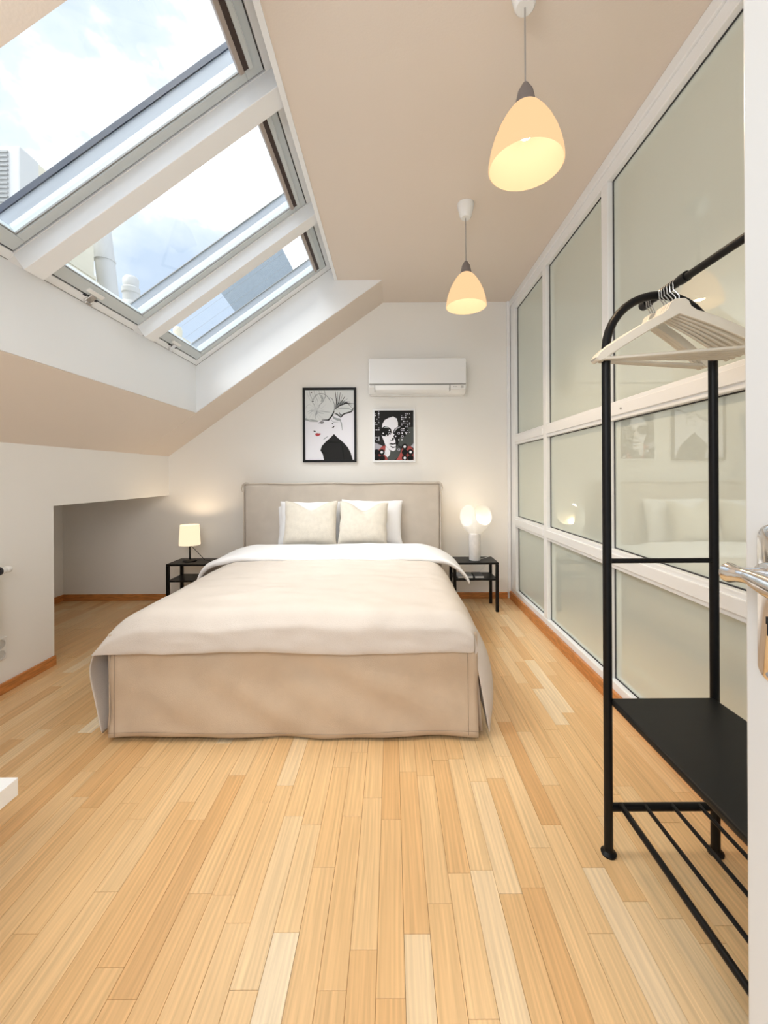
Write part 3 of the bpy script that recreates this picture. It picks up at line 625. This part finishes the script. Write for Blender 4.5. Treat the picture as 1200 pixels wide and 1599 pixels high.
# ------------------------------------------------------------------ framed prints
PRW = mat('white print paper', (.86, .86, .92), .45); INK = mat('black ink', (.008, .008, .008), .6, spec=.2); CHAR = mat('charcoal ink', (.018, .018, .018), .6, spec=.2)
GRY = mat('grey wash', (.36, .39, .40), .5); LGR = mat('pale grey wash', (.62, .65, .66), .5); RED = mat('lip red ink', (.45, .02, .03), .45); RED2 = mat('coat red ink', (.42, .06, .05), .5)
DGN = mat('dark green grey ink', (.05, .06, .055), .5); LIL = mat('lilac grey ink', (.45, .44, .5), .5)
class Art:
    def __init__(s, x0, x1, z0, z1, y): s.x0, s.x1, s.z0, s.z1, s.y = x0, x1, z0, z1, y; s.mb = MB(); s.k = 0; s.mats = []
    def mi(s, m):
        if m not in s.mats: s.mats.append(m)
        return s.mats.index(m)
    def P(s, u, v): return (s.x0+(s.x1-s.x0)*u, s.y-.00012*s.k, s.z1-(s.z1-s.z0)*v)
    def poly(s, pts, m):
        s.k += 1; pts = [(min(1, max(0, u)), min(1, max(0, v))) for u, v in pts]
        s.mb.add([s.P(u, v) for u, v in pts], [tuple(range(len(pts)))], s.mi(m))
    def line(s, pts, w, m):
        s.k += .3; w *= 1.45; n = len(pts); ar = (s.z1-s.z0)/(s.x1-s.x0); L_ = []; R_ = []
        for i, (u, v) in enumerate(pts):
            a = pts[max(0, i-1)]; b = pts[min(n-1, i+1)]; dx, dy = b[0]-a[0], (b[1]-a[1])*ar; q = math.hypot(dx, dy) or 1
            ww = w*(1 if 0 < i < n-1 else .4); nx_, ny_ = -dy/q*ww, dx/q*ww/ar
            cl = lambda p: (min(1, max(0, p[0])), min(1, max(0, p[1])))
            L_.append(cl((u+nx_, v+ny_))); R_.append(cl((u-nx_, v-ny_)))
        vs_ = [s.P(*p) for p in L_]+[s.P(*p) for p in R_]
        s.mb.add(vs_, [(i, i+1, n+i+1, n+i) for i in range(n-1)], s.mi(m))
    def disc(s, u, v, r, m, n=14, ry=None):
        ar = (s.z1-s.z0)/(s.x1-s.x0); s.poly([(u+r*math.cos(2*PI*i/n), v+(ry or r/ar)*math.sin(2*PI*i/n)) for i in range(n)], m)
def frame(x0, x1, z0, z1, fw, mfr, label, art, group):
    y = YB-.022; t = thing('framed_print', ((x0+x1)/2, YB, z0), label, 'picture', group)
    mb = MB(); mb.box(x0, x0+fw, y, YB-.001, z0, z1); mb.box(x1-fw, x1, y, YB-.001, z0, z1); mb.box(x0+fw, x1-fw, y, YB-.001, z0, z0+fw); mb.box(x0+fw, x1-fw, y, YB-.001, z1-fw, z1)
    obj('frame', mb, mfr, t, bevel=.0015)
    A = Art(x0+fw, x1-fw, z0+fw, z1-fw, YB-.012); art(A)
    bk = box('backing', (x0+fw, x1-fw, YB-.0115, YB-.001, z0+fw, z1-fw), PRW, t)
    obj('print', A.mb, A.mats, t)
def arc(c, r0, r1, a0, a1, n=10, ry=1): return [(c[0]+(r0+(r1-r0)*i/n)*math.cos(a0+(a1-a0)*i/n), c[1]+ry*(r0+(r1-r0)*i/n)*math.sin(a0+(a1-a0)*i/n)) for i in range(n+1)]
def art1(A):
    A.poly([(0, 0), (1, 0), (1, 1), (0, 1)], PRW)
    A.poly([(0, 0), (1, 0), (1, .30), (.9, .33), (.78, .36), (.73, .39), (.60, .36), (.5, .40), (.45, .43), (.30, .44), (.16, .43), (0, .42)], mat('petal white', (.74, .77, .77), .5))
    R_ = rnd(3)
    A.poly([(0, .40), (.15, .42), (.28, .44), (.25, .455), (.1, .45), (0, .43)], GRY)
    c1 = (.22, .29)
    for i in range(16):                       # left blossom petals
        a = -PI*1.05+i*2.05*PI/16; ln = R_.uniform(.15, .26)
        p = (c1[0]+ln*math.cos(a), min(.43, c1[1]+ln*.8*math.sin(a)))
        mid = (c1[0]+ln*.5*math.cos(a+.2), min(.43, c1[1]+ln*.4*math.sin(a+.2)))
        A.line([(c1[0]+.02*math.cos(a), c1[1]+.02*math.sin(a)), mid, p], .0045, LGR if i % 3 else GRY)
    A.poly(arc(c1, .045, .05, 0, 2*PI, 12, .8), LGR)
    A.line(arc((.30, .26), .18, .24, -2.6, -.4, 14), .006, GRY); A.line(arc((.14, .32), .14, .16, 1.6, 4.6, 12, .8), .005, LGR)
    A.line([(.27, .23), (.36, .17), (.42, .09), (.40, .0)], .007, GRY); A.line([(.28, .30), (.42, .31), (.52, .32)], .005, GRY)
    A.line([(.20, .37), (.24, .33), (.24, .29)], .012, GRY); A.line([(.33, .07), (.36, .12), (.33, .17)], .012, GRY)
    A.line([(.50, .1), (.56, .13), (.60, .2), (.60, .28), (.54, .37), (.46, .43)], .006, GRY)
    for i in range(9):                        # right fan petals
        u = .60+.05*i; A.line([(.62, .27), (.62+(u-.55)*.5, .17), (u+.02, .02+.012*i*i*.35)], .006, GRY if i % 2 else INK if i == 4 else CHAR)
    for i in range(7): u = .03+.05*i; A.line([(u, .0), (u+.03, .08), (u+.09, .17)], .005, GRY if i % 2 else LGR)
    A.disc(.13, .035, .012, CHAR); A.disc(.16, .16, .014, CHAR)
    A.line([(.60, .28), (.72, .22), (.84, .19), (1, .20)], .008, CHAR); A.line([(.62, .28), (.75, .26), (.9, .27), (1, .30)], .006, GRY)
    A.line([(.60, .30), (.56, .36), (.48, .43), (.34, .43)], .010, CHAR)
    A.line([(1, .25), (.95, .31), (.86, .33), (.80, .34), (.73, .39), (.66, .35), (.60, .33)], .009, CHAR)
    A.poly([(.57, .37), (.64, .40), (.72, .41), (.74, .44), (.66, .44), (.58, .41)], GRY); A.line([(.70, .32), (.72, .36), (.80, .35)], .008, INK)
    A.line([(.70, .42), (.74, .47), (.76, .58)], .008, GRY); A.line([(.52, .42), (.58, .46), (.68, .46)], .004, GRY)
    A.poly([(.28, .485), (.33, .465), (.39, .46), (.37, .475), (.33, .48), (.31, .475)], CHAR); A.line([(.27, .475), (.33, .455), (.38, .455)], .006, CHAR)
    A.poly([(.54, .48), (.58, .475), (.57, .495)], CHAR); A.line([(.55, .54), (.60, .52), (.58, .545)], .008, CHAR)
    A.poly([(.17, .58), (.21, .585), (.22, .595), (.18, .60)], CHAR)
    A.poly([(.20, .625), (.24, .615), (.27, .62), (.31, .62), (.32, .63), (.28, .655), (.24, .66), (.21, .645)], RED)
    A.line([(.37, .71), (.42, .685), (.47, .66)], .007, GRY)
    A.poly([(.59, .63), (.66, .68), (.78, .75), (.87, .82), (.93, .90), (.97, 1), (.38, 1), (.36, .92), (.31, .865), (.34, .80), (.42, .74), (.52, .68)], CHAR)
    A.line([(.40, .76), (.52, .745), (.74, .75)], .007, INK); A.line([(.74, .76), (.77, .88), (.79, 1)], .008, INK)
    A.poly([(.33, .84), (.39, .90), (.38, .98), (.36, .92), (.31, .865)], INK)
def art2(A):
    A.poly([(0, 0), (1, 0), (1, 1), (0, 1)], CHAR)
    A.poly([(.70, .35), (1, .33), (1, .72), (.8, .76), (.6, .7)], DGN)
    A.poly([(0, .64), (.2, .71), (.1, .8), (0, .83)], LIL); A.poly([(1, .66), (.93, .72), (1, .76)], LIL)
    A.poly([(.19, .72), (.29, .70), (.33, 1), (0, 1), (0, .86), (.1, .79)], RED2); A.poly([(.62, .92), (.72, .72), (.93, .72), (1, .8), (1, 1), (.55, 1)], RED2)
    A.poly([(.30, .62), (.58, .70), (.70, .78), (.62, .92), (.52, 1), (.34, 1), (.25, .85)], DGN)
    A.poly([(.28, .72), (.34, .76), (.40, .82), (.38, .9), (.33, .945), (.23, .88), (.27, .80)], PRW)
    face = [(.48, .12), (.37, .145), (.26, .19), (.20, .27), (.19, .36), (.17, .42), (.19, .52), (.24, .62), (.28, .71), (.38, .79), (.48, .82), (.54, .79), (.54, .72), (.58, .66), (.57, .56), (.60, .46), (.66, .40), (.60, .30), (.60, .24), (.57, .16)]
    A.poly(face, PRW)
    A.poly([(.54, .40), (.62, .35), (.62, .55), (.60, .66), (.55, .74), (.53, .60), (.48, .52), (.52, .47)], INK)
    A.poly([(.17, .36), (.25, .315), (.35, .33), (.42, .37), (.44, .44), (.40, .50), (.30, .52), (.20, .51), (.15, .44)], INK)
    A.poly([(.46, .45), (.52, .36), (.62, .315), (.74, .31), (.84, .35), (.86, .44), (.78, .52), (.62, .54), (.54, .50)], INK)
    A.line([(.24, .345), (.30, .33), (.37, .355)], .012, GRY); A.line([(.50, .44), (.56, .36), (.66, .33)], .012, LIL)
    A.poly([(.28, .50), (.34, .54), (.41, .49), (.38, .48), (.34, .505), (.31, .485)], PRW); A.disc(.335, .50, .02, INK)
    A.poly([(.38, .58), (.46, .60), (.44, .57), (.48, .54), (.50, .56), (.48, .61), (.42, .605)], CHAR)
    A.poly([(.36, .675), (.42, .655), (.48, .665), (.54, .645), (.54, .675), (.47, .69), (.42, .685)], INK); A.line([(.40, .715), (.47, .745), (.54, .73)], .012, INK)
    R_ = rnd(8)
    for i in range(40):
        u = R_.choice((.70, .75, .80, .85, .90)); v = .03+.0375*R_.randint(0, 11); A.disc(u, v, R_.uniform(.008, .017), LIL if i % 3 else PRW, 8)
    for i in range(28):
        u = R_.choice((.02, .06, .11)); v = .03+.036*R_.randint(0, 17); A.disc(u, v, R_.uniform(.008, .017), LIL if i % 2 else PRW, 8)
    for u, v in ((.38, .40), (.22, .46), (.54, .52), (.71, .46), (.62, .59), (.70, .59), (.81, .47)): A.disc(u, v, .019, PRW, 10)
    for u, v in ((.38, .46), (.62, .46), (.71, .52), (.70, .39), (.62, .79)): A.disc(u, v, .034, LIL, 14); A.disc(u, v, .018, INK, 10)
    for u, v, q in ((.77, .73, 1), (.92, .84, 1), (.77, .84, 0), (.77, .96, 1), (.92, .96, 0), (.18, .84, 1), (.05, .95, 0), (.19, .96, 0), (.05, .84, 0)):
        A.disc(u, v, .075, INK, 18)
        if q: A.disc(u, v, .034, PRW, 14)
frame(-.891, -.352, 1.378, 2.128, .024, BLACK, 'tall black framed print of a woman in profile with a flower hat', art1, None)
frame(-.187, .240, 1.378, 1.912, .018, WHITE, 'small white framed print of a face in dark round sunglasses', art2, None)
# ------------------------------------------------------------------ clothes rack
rx0, rx1, ry = .705, 1.056, 1.327; rxc = (rx0+rx1)/2; ZB = 1.83
t = thing('clothes_rack', (rxc, .85, 0), 'black tubular steel clothes rack with shelf, standing by the glazed partition', 'clothes rack')
def uframe(y):
    R0 = (rx1-rx0)/2; pts = [(rx0, y, .02), (rx0, y, .8), (rx0, y, ZB-R0)]
    pts += [(rxc-R0*math.cos(a), y, ZB-R0+R0*math.sin(a)) for a in [PI*i/18 for i in range(1, 18)]]+[(rx1, y, ZB-R0), (rx1, y, .8), (rx1, y, .02)]
    obj('end_frame', MB().tube(pts, .0135, 16), BLACK, t, smooth=True)
    obj('crossbar', MB().tube([(rx0, y, .96), (rx1, y, .96)], .008, 10), BLACK, t, smooth=True)
    obj('lower_crossbar', MB().tube([(rx0, y, .153), (rx1, y, .153)], .0125, 12), BLACK, t, smooth=True)
    for xx in (rx0, rx1): obj('foot', MB().lathe([(0, 0), (.023, 0), (.024, .006), (.015, .013), (.014, .022), (0, .022)], xx, y, 20), BLACK, t, smooth=True)
uframe(ry); uframe(.33)
obj('hanging_rail', MB().tube([(rxc, .25, ZB), (rxc, ry+.07, ZB)], .0115, 16), BLACK, t, smooth=True)
obj('rail_end_cap', MB().tube([(rxc, ry+.055, ZB), (rxc, ry+.085, ZB)], .0165, 16), BLACK, t, smooth=True)
obj('rail_collar', MB().tube([(rxc, 1.225, ZB+.002), (rxc, 1.20, ZB+.002)], .0155, 16), BLACK, t, smooth=True)
sh = MB(); sh.prism([(rx0+.006, .492), (rx1-.006, .492), (rx1-.006, .512), (rx0+.006, .512)], .33, ry); obj('shelf', sh, BLACKT, t, bevel=.006)
for i, xx in enumerate((.745, .823, .912, 1.0)): obj('shoe_rail', MB().tube([(xx, .33, .160), (xx, ry, .160)], .0092 if i == 0 else .0062, 10), BLACK, t, smooth=True)
# hangers
def hanger():
    t = thing('clothes_hanger', (0, 0, 0), 'x', 'hanger', 'white wooden hangers on the rack')
    top = [(0, -.052), (.014, -.053), (.024, -.062), (.030, -.078), (.045, -.092), (.075, -.106), (.115, -.127), (.155, -.152), (.19, -.176), (.212, -.196), (.220, -.210)]
    bot = [(.217, -.222), (.205, -.222), (.19, -.208), (.165, -.190), (.12, -.163), (.08, -.140), (.04, -.119), (0, -.099)]
    half = top+bot; poly = [(-x, z) for x, z in half[::-1]][1:]+half[1:-0 or None]
    out = []; seen = set()
    for p in poly:
        k = (round(p[0], 5), round(p[1], 5))
        if k not in seen: seen.add(k); out.append(p)
    n = len(out); bm = MB()
    # build as quads strip: pair top and bottom outlines by resampling
    def samp(ln, x):
        for a, b in zip(ln, ln[1:]):
            if min(a[0], b[0]) <= x <= max(a[0], b[0]) and a[0] != b[0]: return a[1]+(b[1]-a[1])*(x-a[0])/(b[0]-a[0])
        return ln[-1][1]
    bl_ = [(0, -.099), (.04, -.119), (.08, -.140), (.12, -.163), (.165, -.190), (.19, -.208), (.205, -.222), (.218, -.223), (.22, -.216)]
    xs = [0, .008, .014, .019, .024, .027, .030, .037, .045, .06, .08, .1, .13, .16, .185, .20, .212, .2199]
    xs = [-x for x in xs[::-1]][:-1]+xs; rows = []
    for x in xs:
        a = abs(x); zt = samp(top, a); zb = samp(bl_, a); th_ = .0055
        bow = .010*(a/.22)**2
        rows.append([(x, -th_+bow, zb), (x, -th_+bow, zt), (x, th_+bow, zt), (x, th_+bow, zb), (x, -th_+bow, zb)])
    bm.grid(rows); obj('body', bm, HWOOD, t, smooth=True, weld=True, bevel=.002)
    obj('trouser_bar', MB().tube([(-.196, .008, -.214), (.196, .008, -.214)], .0055, 10), HWOOD, t, smooth=True)
    r = .0165; pts = [(0, 0, -.056), (0, 0, -.040), (.004, 0, -.030)]+[(r*math.sin(a)*1.0+.0, 0, -.0118+.0+r*-math.cos(a)*1.0+.0) for a in [PI*.75-PI*1.35*i/12 for i in range(0)]]
    pts = [(0, 0, -.058), (0, 0, -.042), (-.006, 0, -.033), (-.0155, 0, -.022)]
    pts += [(-r*math.cos(a)*1.0, 0, -.0035+r*math.sin(a)) for a in [-.35+(PI+.5)*i/12 for i in range(13)]]
    obj('hook', MB().tube(pts, .0018, 8), STEEL, t, smooth=True)
    return t
h0 = hanger()
HL = ['white wooden hanger nearest the viewer on the rack, turned towards the door', 'white wooden hanger second from the viewer on the rack', 'white wooden hanger third from the viewer on the rack', 'white wooden hanger fourth from the viewer on the rack',
      'white wooden hanger fifth from the viewer on the rack', 'white wooden hanger sixth from the viewer on the rack', 'white wooden hanger seventh from the viewer on the rack', 'white wooden hanger eighth from the viewer, next to last on the rack', 'rearmost white wooden hanger beside the bend of the rack']
for k, (y, yaw) in enumerate(((1.235, -17), (1.250, -12), (1.264, -8), (1.278, -5), (1.291, -2), (1.303, 1), (1.350, 10), (1.361, 11), (1.372, 12))):
    h = h0 if k == 0 else dup(h0)
    h.location = (rxc, y, ZB+.0010); h.rotation_euler = (0, 0, math.radians(yaw)); h['label'] = HL[k]
# ------------------------------------------------------------------ door at the right
DM = Matrix.Translation((.530, .605, 0)) @ Matrix.Rotation(math.radians(-84), 4, 'Z') @ Matrix.Rotation(math.radians(0), 4, 'Y')
# local x runs from the free edge to the hinge, local -y faces the camera/left
DM = Matrix.Translation((.528, .605, 0)) @ Matrix(((.100, .995, 0, 0), (-.995, .100, 0, 0), (0, 0, 1, 0), (0, 0, 0, 1)))
def db(mb, *a): return mb.box(*a, 0, DM)
mb = MB(); db(mb, 0, .86, 0, .04, .01, 2.08)
dr = tag(obj('door_1', mb, mat('white door paint', (.70, .71, .70), .35), bevel=.003), kind='structure')
mb = MB(); rr = .020; pts = []
zc0, zc1 = .972, 1.152; xc = .012+.030
for a in range(0, 13): pts.append((xc+.021*math.cos(PI*a/12), zc1+.021*math.sin(PI*a/12)))
for a in range(0, 13): pts.append((xc-.021*math.cos(PI*a/12), zc0-.021*math.sin(PI*a/12)))
n = len(pts); sc_ = lambda p, k: (xc+(p[0]-xc)*k, (zc0+zc1)/2+(p[1]-(zc0+zc1)/2)*(1-(1-k)*.22))
v = [DM @ Vector((x, 0, z)) for x, z in pts]+[DM @ Vector((x, -.004, z)) for x, z in pts]+[DM @ Vector((*[sc_((x, z), .80)[0]], -.008, sc_((x, z), .80)[1])) for x, z in pts]
mb.add(v, [(i, (i+1) % n, (i+1) % n+n, i+n) for i in range(n)]+[(i+n, (i+1) % n+n, (i+1) % n+2*n, i+2*n) for i in range(n)]+[tuple(range(2*n, 3*n))])
ep = obj('escutcheon_plate', mb, CHROME, dr, smooth=True)
mb = MB(); db(mb, xc-.003, xc+.003, -.0088, -.0078, 1.018, 1.040); db(mb, xc-.0045, xc+.0045, -.0089, -.0078, 1.034, 1.044); obj('keyhole', mb, DARK, ep)
for zz in (zc0-.008, zc1+.008): obj('screw', MB().lathe([(0, 0), (.0045, 0), (.004, .002), (0, .0025)], seg=12, M=DM @ Matrix.Translation((xc, -.008, zz)) @ Matrix.Rotation(PI/2, 4, 'X')), PLGREY, ep)
hzv = 1.105; q = lambda x, y, z: DM @ Vector((x, y, z))
mb = MB(); mb.tube([q(xc, -.006, hzv), q(xc, -.016, hzv), q(xc, -.018, hzv), q(xc, -.040, hzv), q(xc, -.052, hzv)], [.016, .015, .009, .010, .011], 20); obj('handle_neck', mb, CHROME, dr, smooth=True)
mb = MB(); mb.tube([q(xc-.017, -.055, hzv), q(xc-.0165, -.055, hzv), q(xc-.012, -.055, hzv), q(xc-.002, -.054, hzv), q(xc+.012, -.052, hzv), q(xc+.03, -.052, hzv-.004), q(xc+.055, -.053, hzv-.009), q(xc+.08, -.053, hzv-.008), q(xc+.10, -.050, hzv), q(xc+.112, -.048, hzv)], [.009, .0135, .0140, .0105, .0100, .0135, .0160, .0145, .011, .006], 24)
obj('lever_handle', mb, CHROME, dr, smooth=True)
# ------------------------------------------------------------------ radiator, sockets, table at the left
t = thing('radiator', (XL+.06, 1.6, .33), 'white panel radiator at the left edge of the photo', 'radiator')
rad = MB().box(XL+.03, XL+.095, .9, 2.222, .335, .755)
obj('panel', rad, WHITE, t, bevel=.006)
mb = MB()
for k in range(38): mb.box(XL+.095, XL+.099, .93+k*.0335, .945+k*.0335, .36, .73)
obj('panel_ribs', mb, WHITE, t)['kind'] = 'stuff'
for yy in (1.1, 2.0): box('bracket', (XL, XL+.031, yy, yy+.03, .4, .7), WHITE, t)
MV = Matrix.Translation((XL+.06, 2.222, .722)) @ Matrix.Rotation(-PI/2, 4, 'X')
vv = obj('valve', MB().lathe([(.011, 0), (.011, .02), (.0235, .02), (.0235, .034), (.018, .036)], seg=20, M=MV), SEAL, t, smooth=True)
obj('thermostat_head', MB().lathe([(.0195, .034), (.0195, .060), (.016, .066), (.019, .070), (.019, .092), (.014, .098), (0, .098)], seg=20, M=MV), PLASTIC, t, smooth=True)
t = thing('power_socket', (XL, 2.31, .20), 'white double power socket low on the left wall beside the radiator', 'socket')
box('plate', (XL, XL+.010, 2.268, 2.352, .195, .325), PLASTIC, t, bevel=.004, seg=3)
for zz in (.228, .290):
    MS = Matrix.Translation((XL+.010, 2.312, zz)) @ Matrix.Rotation(PI/2, 4, 'Y')
    obj('outlet', MB().lathe([(.026, 0), (.026, .003), (.021, .003), (.020, .0008), (0, .0008)], seg=24, M=MS), mat('socket cup', (.6, .6, .58), .4), t, smooth=True)
t = thing('side_table', (-1.4, .85, 0), 'corner of a low white table at the lower left edge', 'table')
box('tabletop', (-1.75, -1.055, .50, 1.138, .352, .402), WHITE, t, bevel=.002)
for xx in (-1.72, -1.18):
    for yy in (.53, 1.02): box('leg', (xx, xx+.05, yy, yy+.05, 0, .352), WHITE, t)
